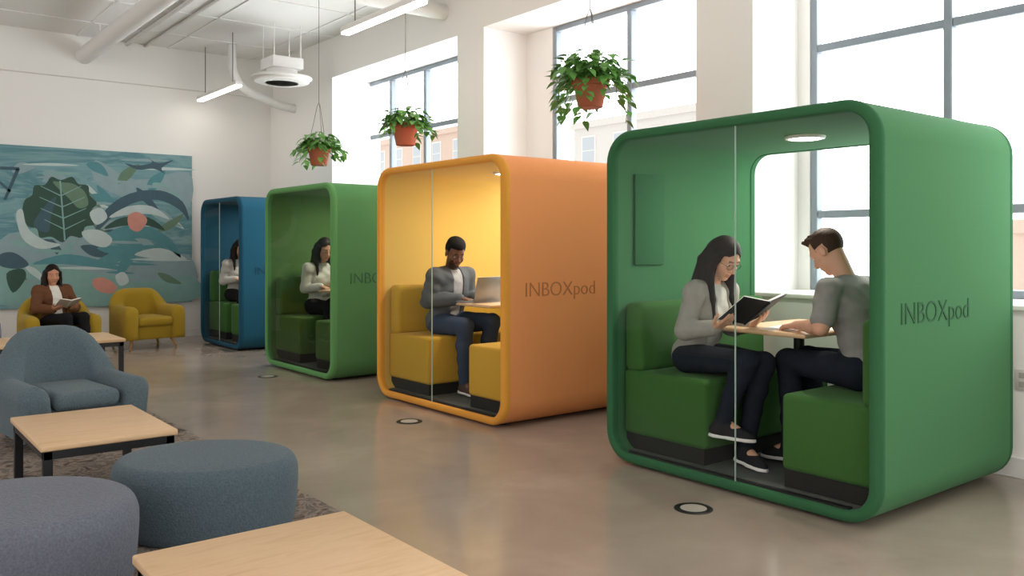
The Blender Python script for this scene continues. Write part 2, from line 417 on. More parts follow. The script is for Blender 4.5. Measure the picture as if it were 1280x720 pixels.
def hand(w, d, n, right, curl, s=1.0, k=.007):
    d = nrm(d); n = np.array(n, float); n = nrm(n-d*(n@d)); t = np.cross(d, n)*(1 if right else -1); out = []
    def rot(a): return d*math.cos(a)+n*math.sin(a)
    for i, (o, L) in enumerate(zip((.031, .0105, -.0105, -.030), (.070, .079, .073, .056))):
        kn = w+(d*(.088-.004*abs(i-1))+t*o)*s
        out.append(prim_c(w+t*o*.5*s, kn, .017*s, .0115*s, .012))
        p = kn; a = curl*.6; r = .0092*s
        for q, fr in enumerate((.45, .31, .24)):
            e = p+rot(a)*L*fr*s; out.append(prim_c(p, e, r, r*.9, k)); p = e; r *= .9; a += curl*(.9+.1*i)
    b0 = w+(d*.022+t*.026)*s; b1 = b0+nrm(t*.75+d*.65+n*.35)*.042*s; b2 = b1+nrm(t*.3+d*.9+n*.45)*.032*s; b3 = b2+nrm(d*.9+n*.6)*.024*s
    out += [prim_c(b0, b1, .016*s, .0115*s, .012), prim_c(b1, b2, .0112*s, .0098*s, k), prim_c(b2, b3, .0098*s, .0078*s, k)]
    return out

SEAT = dict(neck=(0, .05, .47), head=(0, .13, .635), look=(0, .9, -.4), sw=.165,
    elR=(.21, .03, .19), elL=(-.21, .03, .19), wrR=(.10, .26, .22), wrL=(-.10, .26, .22),
    hdR=(-.2, .95, -.1), hdL=(.2, .95, -.1), hnR=(0, 0, -1), hnL=(0, 0, -1), curl=.35,
    knR=(.1, .46, 0), knL=(-.1, .46, 0), anR=(.1, .42, -.47), anL=(-.1, .42, -.47),
    ftR=(.1, 1, -.05), ftL=(-.1, 1, -.05))
def person(label, O, F, J, h, skin, lip, hairm, browc, style, top, legs, shoes, female, girth=1.0, inner=None, beard=None, sleeve='long', sole=None, glasses=False, jk=.023, emblem=None):
    J = {**SEAT, **J}; O = np.array(O, float); F = nrm(F); U = np.array((0, 0, 1.)); Rv = np.cross(F, U)
    D = lambda p: Rv*p[0]+F*p[1]+U*p[2]
    W = lambda p: O+D(p)
    root = thing('person', label, 'person', tuple(O-np.array((0, 0, .1))), 0)
    off = O-np.array((0, 0, .1)); fm = female; G = girth*(.93 if fm else 1.0)
    nk = W(J['neck']); hd = W(J['head']); hf = nrm(D(J['look'])); hr = nrm(np.cross(hf, U)); hu = np.cross(hr, hf)
    H = lambda r, f, u: hd+hr*r+hf*f+hu*u
    HA = [hr, hf, hu]
    up = nrm(nk-O); fw = nrm(F-up*(F@up)); TA = [Rv, fw, up]; TL = np.linalg.norm(nk-O)
    Tp = lambda t, r=0, f=0: O+up*TL*t+Rv*r+fw*f
    pr = []; add = lambda tg, p: pr.append((tg, p))
    # torso
    for t, (a, d_, hh) in ((.02, (.165, .125, .11)), (.36, (.128 if fm else .142, .102, .14)), (.66, (.145 if fm else .162, .112, .15)), (.84, (.145 if fm else .165, .092, .075))):
        add('pelvis' if t < .1 else 'torso', prim_e(Tp(t, 0, .0), np.array((a, d_, hh))*G, TA, .04))
    if fm:
        for s in (-1, 1): add('torso', prim_e(Tp(.64, s*.06, .075), (.06, .048, .06), TA, .035))
    sh = {}
    for sd, s in (('R', 1), ('L', -1)):
        sp = Tp(.90, s*J['sw'], .012); sh[sd] = sp
        add('torso', prim_c(nk-up*.035, sp, .05*G, .052*G, .03))
        el, wr = W(J['el'+sd]), W(J['wr'+sd])
        add('ua', prim_c(sp, el, .050*G, .039*G, .02)); add('fa', prim_c(el, sp*.12+el*.88, .039*G, .040*G, .015))
        add('fa', prim_c(el, el*.6+wr*.4, .039*G, .037*G, .02)); add('fa', prim_c(el*.6+wr*.4, wr, .037*G, .026*G, .02))
        for p in hand(wr, D(J['hd'+sd]), D(J['hn'+sd]), sd == 'R', J['curl'], .94 if fm else 1.04): add('hand', p)
        hp = W((s*.088, .01, -.005)); kn, an = W(J['kn'+sd]), W(J['an'+sd])
        add('thigh', prim_c(hp, kn, .088*G, .060*G, .03))
        cm = kn*.68+an*.32+nrm(an-kn)*0-fw*.012
        add('shin', prim_c(kn, cm, .058*G, .055*G, .025)); add('shin', prim_c(cm, an, .055*G, .038*G, .02))
        fd = nrm(D(J['ft'+sd])); fu = nrm(nrm(kn-an)*.3+U-fd*fd[2]); fu = nrm(fu-fd*(fu@fd))
        add('foot', prim_c(an, an+fd*.12-fu*.045, .036, .026, .02))
        J['_f'+sd] = (an, fd, fu)
    # head
    add('neck', prim_c(nk-up*.02, H(0, -.022, -.045), (.049 if fm else .055), (.047 if fm else .052), .02))
    hw = .072 if fm else .076
    add('head', prim_e(H(0, -.012, .032), (hw, .095, .09), HA, .02))
    add('head', prim_e(H(0, .03, -.045), (.054 if fm else .06, .058, .068), HA, .03))
    add('head', prim_e(H(0, .066, -.098), (.022, .02, .018), HA, .025))
    add('head', prim_c(H(-.034, .07, .026), H(.034, .07, .026), .014, .014, .02))
    for s in (-1, 1):
        add('head', prim_e(H(s*.036, .056, -.03), (.026, .03, .028), HA, .02))
        add('head', prim_e(H(s*.031, .092, .004), (.015, .012, .010), HA, .012, -1))
        add('head', prim_e(H(s*.031, .0805, .0125), (.015, .0085, .0065), HA, .004))
        add('head', prim_e(H(s*(hw+.003), -.008, -.008), (.009, .02, .032), HA, .008))
        add('head', prim_e(H(s*.011, .094, -.033), (.010, .011, .009), HA, .008))
    add('head', prim_c(H(0, .084, .014), H(0, .106, -.028), .009, .0125, .012))
    add('head', prim_e(H(0, .083, -.060), (.021, .011, .006), HA, .008)); add('head', prim_e(H(0, .081, -.073), (.018, .011, .007), HA, .008))
    add('head', prim_c(H(-.016, .096, -.0668), H(.016, .096, -.0668), .002, .002, .005, -1))
    P, Fc = surf([p for _, p in pr], h)
    q = P-hd; r_, f_, u_ = q@hr, q@hf, q@hu
    base = np.array(lin(skin)); col = np.tile(base, (len(P), 1))
    nearh = np.linalg.norm(q, axis=1) < .16
    def paint(m, c, w=1.0): col[m] = col[m]*(1-w)+np.array(lin(c))*w
    ck = nearh & (np.hypot(np.abs(r_)-.042, u_+.03) < .024) & (f_ > .03); paint(ck, lip, .15)
    if beard: paint(nearh & (u_ < -.03) & (u_ > -.15) & (f_ > .0) & ~((np.abs(r_) < .022) & (np.abs(u_+.066) < .013)) & ~((np.abs(r_) < .04) & (u_ > -.046)), beard, .75)
    paint(nearh & (np.abs(r_) < .020) & (u_ < -.055) & (u_ > -.079) & (f_ > .080), lip, .55)
    paint(nearh & (np.abs(r_) > .013) & (np.abs(r_) < .046) & (np.abs(u_-.031+.1*np.abs(np.abs(r_)-.03)) < .0045) & (f_ > .05), browc, .75)
    body = npmesh('body', P, Fc, mSkin, root, off, col)
    for s in (-1, 1):
        b_ = NB(); c = H(s*.031, .0755, .004)-off; sph(b_, c, .0105, 14, 10)
        b_.faces.ensure_lookup_table()
        for f in b_.faces:
            if (f.calc_center_median()-V(c)).normalized().dot(V(nrm(hf+np.array((0, 0, -.25))))) > .84: f.material_index = 1
        fin('eye', b_, [mEyeW, mIris], root, None)
    if glasses:
        b_ = NB()
        for s in (-1, 1):
            tube(b_, [H(s*.033+.023*math.cos(a), .099-.25*abs(s*.033+.023*math.cos(a))**1.3, .002+.018*math.sin(a))-off for a in [2*math.pi*k/20 for k in range(20)]], .0013, 6, True)
            tube(b_, [H(s*.056, .093, .006)-off, H(s*.079, .06, .008)-off, H(s*.084, -.005, .008)-off], .0014, 6)
        tube(b_, [H(-.011, .098, .006)-off, H(0, .102, .010)-off, H(.011, .098, .006)-off], .0014, 6)
        fin('glasses', b_, mBlack, root)
    # hair
    he = [prim_e(H(0, -.016, .038), (hw+.010, .102, .096), HA, .02)]
    rr = random.Random(11)
    if style == 'long':
        he += [prim_c(H(0, -.065, 0), H(0, -.06, -.05)-U*.08, .075, .066, .03), prim_c(H(0, -.06, -.05)-U*.08, nk-fw*.075-U*.12, .064, .045, .03)]
        for s in (-1, 1):
            a = H(s*.072, .012, .03); c = H(s*.082, .008, -.05); d_ = nk+Rv*s*.085+fw*.045-U*.05
            he += [prim_c(a, c, .022, .022, .02), prim_c(c, d_, .022, .022, .02), prim_c(H(s*.05, -.05, -.02), d_-fw*.06, .043, .04, .03)]
            for k in range(9):
                w = k/8; c2 = H(s*(.086-.012*w), .02-.10*w, .03); c3 = H(s*.088, .020-.11*w, -.06)
                e0 = nk+Rv*s*(.08+.012*rr.random())+fw*(.09-.18*w)-U*(.05+.015*rr.random()); e1 = e0+fw*(.012*(1-2*w))-U*(.10+.06*rr.random())+Rv*s*rr.uniform(-.006, .006)
                he += [prim_c(c2, c3, .012, .013, .018), prim_c(c3, e0, .013, .014, .018), prim_c(e0, e1, .014, .006, .015)]
    elif style == 'quiff':
        rr = random.Random(4)
        he = [prim_e(H(0, -.018, .034), (hw+.007, .099, .094), HA, .02)]
        for k in range(26):
            r0 = rr.uniform(-.055, .055); f0 = rr.uniform(-.07, .06)
            z0 = .112-6*abs(r0)**2.0-3.5*max(0, -f0)**2
            he.append(prim_c(H(r0, f0, z0-.012), H(r0+rr.uniform(-.012, .012), f0+.028, z0+rr.uniform(.010, .020)+.08*max(f0, 0)), .018, .006, .01))
    elif style == 'hightop':
        he += [prim_e(H(0, -.01, .085), (.078, .088, .058), HA, .02)]
    def facecut(X, Y, Z):
        q0, q1, q2 = X-hd[0], Y-hd[1], Z-hd[2]
        r, f, u = [q0*a[0]+q1*a[1]+q2*a[2] for a in (hr, hf, hu)]
        if style == 'long':
            return -np.maximum(np.maximum(.03-f, u-.082+.6*np.abs(r)), np.abs(r)-.064)+0*X
        reg = np.maximum(.028-f, u-(.080 if style == 'quiff' else .07)); reg2 = np.maximum(u+.005, -.02-f); reg3 = u+.06
        ear = np.maximum(np.maximum(np.abs(r)*-1+.062, u-.028), np.abs(f+.005)-.03)
        return -np.minimum(np.minimum(np.minimum(reg, reg2), reg3), ear)
    P, Fc = surf(he, h, 0, [facecut]); npmesh('hair', P, Fc, hairm, root, off)
    # clothes
    T = lambda *tg: [p for t, p in pr if t in tg]
    def hem(u0):
        return lambda X, Y, Z: -((X-O[0])*up[0]+(Y-O[1])*up[1]+(Z-O[2])*up[2])+u0
    collar = lambda X, Y, Z: ((X-nk[0])*up[0]+(Y-nk[1])*up[1]+(Z-nk[2])*up[2])-.028+(.25*((X-nk[0])*fw[0]+(Y-nk[1])*fw[1]+(Z-nk[2])*fw[2]))
    arms = []
    for sd in 'RL':
        el, wr = W(J['el'+sd]), W(J['wr'+sd])
        if sleeve == 'long': arms += [prim_c(sh[sd], el, .051*G, .042*G, .02), prim_c(el, el*.08+wr*.92, .042*G, .031*G, .02)]
        else: arms += [prim_c(sh[sd], sh[sd]*.24+el*.76, .052*G, .049*G, .02)]
    P, Fc = surf(T('thigh', 'shin', 'pelvis'), h, .010,
        [(lambda a, d_: (lambda X, Y, Z: np.where((X-a[0])**2+(Y-a[1])**2+(Z-a[2])**2 < .02, (X-a[0])*d_[0]+(Y-a[1])*d_[1]+(Z-a[2])*d_[2], -1.)))(W(J['an'+s]), nrm(W(J['an'+s])-W(J['kn'+s]))) for s in 'RL'], .0030)
    npmesh('trousers', P, Fc, legs, root, off)
    if inner:
        P, Fc = surf(T('torso', 'pelvis'), h, .010, [hem(-.03), collar], .002); us = npmesh('undershirt', P, Fc, inner, root, off)
        def opn(X, Y, Z):
            r = (X-nk[0])*Rv[0]+(Y-nk[1])*Rv[1]+(Z-nk[2])*Rv[2]; f = (X-nk[0])*fw[0]+(Y-nk[1])*fw[1]+(Z-nk[2])*fw[2]
            return -np.maximum(np.abs(r)-.056, -f-.02)
        P, Fc = surf(T('torso', 'pelvis')+arms, h, jk, [hem(-.06), lambda X, Y, Z: collar(X, Y, Z)-.012, opn], .0044); npmesh('jacket', P, Fc, top, root, off)
    else:
        P, Fc = surf(T('torso', 'pelvis')+arms, h, .016 if sleeve == 'long' else .015, [hem(-.05), collar], .0036); npmesh('sweater' if sleeve == 'long' else 'shirt', P, Fc, top, root, off)
    for sd in 'RL':
        an, fd, fu = J['_f'+sd]; so = an-fu*.082; rr_ = nrm(np.cross(fd, fu)); A = [rr_, fd, fu]
        sp = [prim_e(so+fd*-.02+fu*.04, (.04, .055, .052), A, .02), prim_e(so+fd*.09+fu*.026, (.043, .10, .038), A, .03), prim_c(an-fu*.03, an+fu*.005, .046, .044, .02), prim_c(an-fu*.01+fd*.03, so+fd*.1+fu*.045, .032, .025, .02)]
        pl = lambda z, sg: (lambda X, Y, Z: sg*((X-so[0])*fu[0]+(Y-so[1])*fu[1]+(Z-so[2])*fu[2]-z))
        P, Fc = surf(sp, h, 0, [pl(.016, -1)]); s_ = npmesh('shoe', P, Fc, shoes, root, off)
        P, Fc = surf([prim_e(so+fd*-.02, (.044, .06, .06), A, .02), prim_e(so+fd*.09, (.048, .106, .06), A, .03)], h, 0, [pl(0, -1), pl(.02, 1)]); npmesh('sole', P, Fc, sole or mWhite, s_, off)
    return root

def cloth(n, h, **k): return M(n, h, .9, .15, .3, 30, .12, bdist=.010, detail=4, **k)
hDark = M('hair_dark', '1f1612', .6, .2, 0, 30, .35, stretch=(1, 1, .08))
hBrown = M('hair_brown', '3f2c20', .65, .25, .3, 90, .35, stretch=(1, 1, .4), bdist=.006)
hBlack = M('hair_black', '0e0c0c', .8, .2, .5, 120, .3, bdist=.008)
jeans = cloth('dark_jeans', '20252e'); navy = cloth('faded_jeans', '3a4557'); blk = cloth('black_trousers', '1c1b1d')
shoeBlk = M('shoe_canvas', '26262a', .8, .2, .2, 120, .1)
person('woman in light grey cardigan holding an open black book', (4.2, 3.5, .665), (0, -1, 0),
    dict(neck=(0, .12, .45), head=(0, .215, .605), look=(.08, .82, -.58), sw=.155, elR=(.21, .09, .175), elL=(-.2, .11, .175), wrR=(.19, .30, .205), wrL=(-.12, .32, .205),
         hdR=(-.05, .85, .45), hdL=(.1, .85, .45), hnR=(-.2, -.5, .85), hnL=(.2, -.5, .85), curl=.25,
         knR=(.11, .46, .015), knL=(-.02, .48, 0), anR=(.20, .36, -.335), anL=(.07, .42, -.49), ftR=(-.42, .88, -.06), ftL=(.25, .95, -.06)),
    .0055, 'd6a487', 'b0605a', hDark, '2a1c16', 'long', cloth('grey_knit', '9b968f'), jeans, shoeBlk, True, glasses=True, inner=cloth('pale_top_inner', 'c4c0ba'), jk=.019)
person('man in grey t-shirt leaning over a sheet of paper on the pod table', (4.4, 2.47, .675), (0, 1, 0),
    dict(neck=(0, .135, .48), head=(-.01, .25, .64), look=(-.05, .75, -.64), sw=.185, elL=(-.265, .13, .235), elR=(.26, .13, .24), wrL=(-.15, .35, .225), wrR=(.08, .37, .225),
         hdL=(.35, .9, -.12), hdR=(-.3, .95, -.12), hnL=(.15, 0, -1), hnR=(-.15, 0, -1), curl=.45,
         knL=(-.03, .49, 0), knR=(.17, .49, 0), anL=(-.02, .48, -.495), anR=(.19, .47, -.495)),
    .0055, 'd4a388', 'b8736a', hBrown, '38261b', 'quiff', cloth('grey_tee', '8d8c88'), jeans, shoeBlk, False, girth=1.0, sleeve='short')
person('man in dark grey open jacket typing on a laptop in the orange pod', (4.28, 6.40, .665), (.12, -1, 0),
    dict(neck=(0, .07, .46), head=(.01, .14, .615), look=(.25, .84, -.5), sw=.185, elR=(.24, .05, .2), elL=(-.23, .05, .2), wrR=(.07, .29, .22), wrL=(-.14, .29, .22), curl=.4,
         knR=(.17, .45, .0), knL=(-.13, .46, .02), anR=(.13, .40, -.49), anL=(-.11, .40, -.49)),
    .007, '6a4632', '7a453c', hBlack, '120c0a', 'hightop', cloth('dark_grey_jacket', '595c5e'), navy, M('shoe_brown', '4a3a30', .6, .3), False, girth=1.06, inner=cloth('pale_print_tee', 'a3a2a0'), beard='1a110d', jk=.022)
person('woman in white top seated inside the light green pod', (4.33, 9.03, .665), (0, -1, 0),
    dict(elR=(.2, .05, .2), elL=(-.2, .05, .2)), .009, 'c09074', 'a85c55', hDark, '231812', 'long', cloth('white_blouse', 'c6c1b8'), blk, shoeBlk, True)
person('dark-haired woman in pale top seated inside the blue pod', (4.42, 11.80, .665), (0, -1, 0),
    dict(knR=(.1, .44, 0), knL=(-.1, .44, 0), anR=(.1, .40, -.48), anL=(-.1, .40, -.48)), .011, 'c09074', 'a85c55', hDark, '231812', 'long', cloth('pale_top', 'b5b1ab'), blk, shoeBlk, True)
person('woman in brown jacket reading in the mustard armchair', (2.15, 11.80, .415), (.22, -1, 0),
    dict(neck=(0, -.12, .41), head=(0, -.09, .565), look=(.15, .97, -.15), elR=(.23, .0, .16), elL=(-.23, .0, .16), wrR=(.11, .22, .16), wrL=(-.11, .22, .16), hnR=(-.2, -.3, .9), hnL=(.2, -.3, .9), hdR=(-.2, .9, .2), hdL=(.2, .9, .2),
         knR=(.07, .46, .06), knL=(-.13, .46, .06), anR=(.03, .53, -.33), anL=(-.15, .53, -.33)),
    .010, 'c98f6f', 'a3524c', hDark, '1d1410', 'long', cloth('brown_jacket', '6a4630'), blk, shoeBlk, True, inner=cloth('white_top', 'e4dfd6'))

# ------------------------------------------------------------------ books, paper, laptop
def open_book(label, c, rz, tilt, w, hgt, cover, group=None):
    t = thing('open_book', label, 'book', c, rz)
    rx = Matrix.Rotation(tilt, 3, 'X')
    for s in (-1, 1):
        ry = Matrix.Rotation(-s*.22, 3, 'Y')
        b = NB(); rb(b, (s*w/2, hgt/2, 0), (w, hgt, .005), .0015, 1)
        for v in b.verts: v.co = rx @ (ry @ v.co)
        fin('cover', b, cover, t)
        b = NB(); rb(b, (s*(w/2-.006), hgt/2, .009), (w-.014, hgt-.014, .012), .003, 2)
        for v in b.verts: v.co = rx @ (ry @ v.co)
        fin('pages', b, mPaper, t)
    b = NB(); cy(b, (0, 0, -.002), (0, hgt, -.002), .008, n=10)
    for v in b.verts: v.co = rx @ v.co
    fin('spine', b, cover, t)
    return t
mBook = M('black_book_cover', '22262a', .6, .3, 0, 60, .1)
mBook2 = M('pale_book_cover', 'b9ab98', .7, .2, 0, 60, .1)
open_book('open black book held above the table in the green pod', (4.165, 3.115, .890), math.pi, math.radians(38), .205, .225, mBook)
open_book('small open book in the hands of the woman in the mustard armchair', (2.21, 11.50, .595), math.pi+.22, math.radians(30), .13, .18, mBook2)
b = NB(); rb(b, (0, 0, .002), (.30, .21, .004), .001, 1)
for k in range(3): rb(b, (.0, .0, .0045+k*.0012), (.29-.01*k, .20-.008*k, .001))
o = fin('paper_sheets', b, mPaper); o.location = (4.42, 2.98, .860); o.rotation_euler = (0, 0, .15)
tag(o, 'white paper sheets under the hands of the man in grey t-shirt', 'paper')
t = thing('laptop', 'open silver laptop on the table in the orange pod', 'laptop', (4.37, 5.90, .860), .14)
b = NB(); bx(b, (-.16, 0, 0), (.16, .225, .014), .005, 2); fin('base', b, mSilver, t)
b = NB(); bx(b, (-.14, .03, .0135), (.14, .13, .0155)); fin('keyboard', b, mKeys, t)
b = NB(); rx = Matrix.Rotation(math.radians(14), 3, 'X')
bx(b, (-.16, -.008, .0), (.16, 0, .215), .003, 2)
for v in b.verts: v.co = rx @ v.co + V((0, .004, .012))
ld = fin('lid', b, mSilver, t)
b = NB(); bx(b, (-.148, -.0005, .014), (.148, .0012, .204))
for v in b.verts: v.co = rx @ v.co + V((0, .004, .012))
fin('display', b, mScreen, ld)

# ------------------------------------------------------------------ lounge furniture
def coffee_table(label, x0, x1, y0, y1, z=.36, zb=.01):
    cx, cy_ = (x0+x1)/2, (y0+y1)/2; w, d = x1-x0, y1-y0
    t = thing('coffee_table', label, 'coffee table', (cx, cy_, zb), 0, 'light wood coffee tables'); z = z-zb
    b = NB(); bx(b, (-w/2, -d/2, z-.032), (w/2, d/2, z), .008, 3); fin('table_top', b, mWood, t)
    b = NB(); i = .015; a = .035
    for s in (-1, 1):
        bx(b, (-w/2+i, s*(d/2-i-a/2)-a/2, z-.075), (w/2-i, s*(d/2-i-a/2)+a/2, z-.033)); bx(b, (s*(w/2-i-a/2)-a/2, -d/2+i+a, z-.075), (s*(w/2-i-a/2)+a/2, d/2-i-a, z-.033))
    fin('frame', b, mBlack, t)
    for sx in (-1, 1):
        for sy in (-1, 1):
            cxx, cyy = sx*(w/2-i-.022), sy*(d/2-i-.022)
            b = NB(); bx(b, (cxx-.022, cyy-.022, 0), (cxx+.022, cyy+.022, z-.034), .003, 1); fin('leg', b, mBlack, t)
coffee_table('light oak coffee table in the near foreground, cut by the picture bottom', .75, 1.50, 1.95, 2.92)
coffee_table('light oak coffee table in front of the blue-grey armchair', .80, 1.46, 4.76, 5.68)
coffee_table('far light oak coffee table in front of the seated woman', 1.15, 2.36, 9.40, 10.25, .39, 0)
def pouf(label, x, y, sx, sy, hgt, mat):
    t = thing('pouf', label, 'pouf', (x, y, .01), -YAW, 'round fabric poufs')
    prof = [(.001, 0), (.80, 0), (.90, .004), (.945, .018), (.965, .05), (.985, hgt*.35), (1.0, hgt*.62)]
    r = .30
    for k in range(1, 9):
        a = math.pi/2*k/8; prof.append((1-r*.42+r*.42*math.cos(a), hgt*.72+hgt*.24*math.sin(a)))
    prof += [(.75, hgt*.978), (.55, hgt*.992), (.3, hgt), (.001, hgt)]
    b = NB(); lathe(b, prof, (0, 0, 0), 64, sx, sy); fin('cushion', b, mat, t, 80)
    b = NB(); rs = 1-r*.42*.12; tube(b, [(sx*rs*math.cos(q), sy*rs*math.sin(q), hgt*.80) for q in [2*math.pi*k/64 for k in range(64)]], .004, 6, True); fin('piping', b, mat, t)
pouf('dark teal round pouf between the two near coffee tables', 1.40, 4.14, .43, .36, .355, mPoufTeal)
pouf('grey round pouf at the left edge, nearest the camera', .55, 3.80, .45, .40, .37, mPoufGrey)

def armchair(label, loc, rz, mat, w, d, hb, ha, zseat, th, lean, legm, z0=.12, leg='splay', group=None, e=.62, hp=1.0):
    t = thing('armchair', label, 'armchair', loc, rz, group)
    a = w/2-th/2; yf = -d/2+.04; yb = d/2-th/2; y0 = yb-min(a*.8, d*.5)
    path = []
    for k in range(9): path.append((a, yf+(y0-yf)*k/9, 0.0))
    for k in range(33):
        q = math.pi*k/32; sq = max(math.sin(q), 0); path.append((a*math.copysign(abs(math.cos(q))**e, math.cos(q)), y0+(yb-y0)*sq**e, sq))
    for k in range(8, -1, -1): path.append((-a, yf+(y0-yf)*k/9, 0.0))
    loops = []; n = len(path)
    def sec(x, y, tx, ty, hh, sc=1.0, th_=th):
        nx, ny = ty, -tx
        r = th_/2*sc; zt = z0+(hh-z0)*(1-(1-sc)*.5); zb_ = z0+(hh-z0)*(1-sc)*.35
        prof = [(-r, zb_), (r, zb_), (r, zb_+(zt-zb_)*.4), (r, zb_+(zt-zb_)*.75)]
        for k in range(9):
            q = math.pi*k/8; prof.append((r*math.cos(q), zt-r+r*math.sin(q)))
        prof += [(-r, zb_+(zt-zb_)*.75), (-r, zb_+(zt-zb_)*.4)]
        return [(x+nx*(o+lean*(z-z0)), y+ny*(o+lean*(z-z0)), z) for o, z in prof]
    for i, (x, y, s) in enumerate(path):
        xa, ya, _ = path[max(i-1, 0)]; xb, yb2, _ = path[min(i+1, n-1)]
        tx, ty = xb-xa, yb2-ya; l = math.hypot(tx, ty) or 1; tx, ty = tx/l, ty/l
        w_ = (s*s*(3-2*s))**hp; hh = ha+(hb-ha)*w_
        if i == 0:
            for dy, sc in ((-.05, .45), (-.042, .72), (-.025, .9)): loops.append(sec(x, y+dy, 0, 1, hh, sc))
        loops.append(sec(x, y, tx, ty, hh))
        if i == n-1:
            for dy, sc in ((-.025, .9), (-.042, .72), (-.05, .45)): loops.append(sec(x, y+dy, 0, -1, hh, sc))
    b = NB(); loft(b, loops); fin('back_and_arms', b, mat, t, 70)
    b = NB(); bx(b, (-w/2+th*.7, -d/2+.05, z0), (w/2-th*.7, d/2-th*.8, zseat-.11), .03, 3); fin('seat_base', b, mat, t)
    b = NB(); bx(b, (-w/2+th*.95, -d/2, zseat-.12), (w/2-th*.95, d/2-th*1.0, zseat), .05, 5); fin('seat_cushion', b, mat, t)
    for sx in (-1, 1):
        for sy in (-1, 1):
            b = NB(); cy(b, (sx*(w/2-.09), sy*(d/2-.1), .004), (sx*(w/2-.14), sy*(d/2-.16), z0+.02), .014, .024, 14); fin('leg', b, legm, t)
    return t
armchair('blue-grey upholstered tub armchair behind the coffee table', (1.28, 6.62, .014), .12, mChairBlue, .76, .84, .75, .43, .37, .18, .10, mBlack, .07, e=1.0, hp=1.1)
armchair('empty mustard armchair on oak legs beside the blue pod', (3.24, 11.98, 0), .12, mMustard, .78, .78, .77, .56, .42, .17, .0, mWoodDk, .13, group='mustard armchairs', e=.6)
armchair('mustard armchair with the reading woman sitting in it', (2.17, 11.80, 0), 0, mMustard, .84, .80, .72, .51, .34, .17, .0, mWoodDk, .12, group='mustard armchairs', e=.6)
armchair('grey armchair at the far left edge beneath the painted canvas', (1.03, 11.2, 0), math.pi/2, mGreyFab, .86, .80, .66, .56, .40, .15, .03, mBlack, .12)
b = NB(); bx(b, (-.8, .8, 0), (2.01, 8.9, .01), .004, 1); o = fin('rug', b, mRug); tag(o, 'worn brown and grey patterned rug under the lounge furniture', 'rug')

# ------------------------------------------------------------------ painting
def wp(px, py, yw=12.95):
    rd = (px-640)/FPX; d = yw/(CS-SN*rd); return (d*(SN+CS*rd), CAMH-(py-HZ)*d/FPX)
pt = thing('painting', 'large teal abstract canvas with leaf shapes on the back wall', 'painting', (0, 0, 0))
pt.location = (2.5, 12.95, .51)
PX, PZ = 2.5, .51
def paint_poly(bm, pts, lvl, mi, pxl=True):
    w = [wp(*p) for p in pts] if pxl else pts
    vs = [bm.verts.new((x-PX, -.0012*lvl, z-PZ)) for x, z in w]
    f = bm.faces.new(vs); f.normal_update()
    if f.normal.y > 0: f.normal_flip()
    f.material_index = mi
def smooth_poly(pts, n=4):
    out = []; m = len(pts)
    for i in range(m):
        p0, p1, p2, p3 = pts[i-1], pts[i], pts[(i+1) % m], pts[(i+2) % m]
        for k in range(n):
            t = k/n
            out.append(tuple(.5*(2*p1[j]+(p2[j]-p0[j])*t+(2*p0[j]-5*p1[j]+4*p2[j]-p3[j])*t*t+(3*p1[j]-p0[j]-3*p2[j]+p3[j])*t**3) for j in (0, 1)))
    return out
mSea = ramp_mat('painted_sea', [(.25, '668d95'), (.42, '80a3a7'), (.52, '5c878f'), (.65, '8fadae'), (.8, '6c969c')], 1.6, .8, 0, 5, (.3, 1, 1.8), dist=1.2, spec=.15)
pc = [('p_dkgreen', '41594f'), ('p_olive', '6b8570'), ('p_pale', 'bccac8'), ('p_coral', 'cf9284'), ('p_slate', '4c636d'), ('p_teal', '5b8d93'), ('p_mint', '86aba5'), ('p_grey', '8ea4a8')]
pm = [mSea]+[M(n, h_, .8, .15, 0, 9, .12) for n, h_ in pc]
b = NB(); x0p, x1p, z0p, z1p = .8-PX, 4.17-PX, 0, 2.66-PZ
bx(b, (x0p, 0, z0p), (x1p, .045, z1p))
G = lambda *p: smooth_poly(list(p))
# dense overlapping organic blades under the main shapes
for k in range(46):
    rr = random.Random(100+k); x = rr.uniform(4, 205); y = rr.uniform(200, 362); a = rr.uniform(-.9, .9); L_ = rr.uniform(26, 56); w_ = rr.uniform(6, 14)
    L_ = min(L_, (230-x)/max(math.cos(a), .2)); y2 = y+L_*math.sin(a)
    if y2 < 202 or y2 > 366 or L_ < 12: continue
    ca, sa = math.cos(a), math.sin(a); bend = rr.uniform(-.35, .35)*L_
    P_ = lambda t, s: (x+ca*t*L_-sa*(s*w_+bend*t*(1-t)), y+sa*t*L_+ca*(s*w_+bend*t*(1-t)))
    paint_poly(b, G(P_(0, 0), P_(.3, -.5), P_(.65, -.42), P_(1, 0), P_(.65, .42), P_(.3, .5)), 2.1+k*.012, rr.choice((2, 3, 5, 6, 6, 7, 7, 8, 8)))
for k in range(30):
    rr = random.Random(k); y = 200+k*5.4; x = 5+rr.random()*170; L_ = 25+rr.random()*55
    paint_poly(b, G((x, y), (x+L_*.5, y-1.6), (x+L_, y+1.5), (x+L_*.5, y+2)), 2.8, rr.choice((3, 6, 7, 8, 8)))
paint_poly(b, G((0, 300), (60, 290), (120, 300), (180, 330), (236, 318), (237, 374), (120, 376), (0, 380)), 1, 8)
paint_poly(b, G((0, 335), (50, 328), (110, 340), (170, 352), (237, 345), (237, 376), (0, 381)), 2, 7)
paint_poly(b, G((120, 200), (170, 225), (235, 215), (236, 260), (200, 250), (150, 245), (118, 225)), 1, 8)
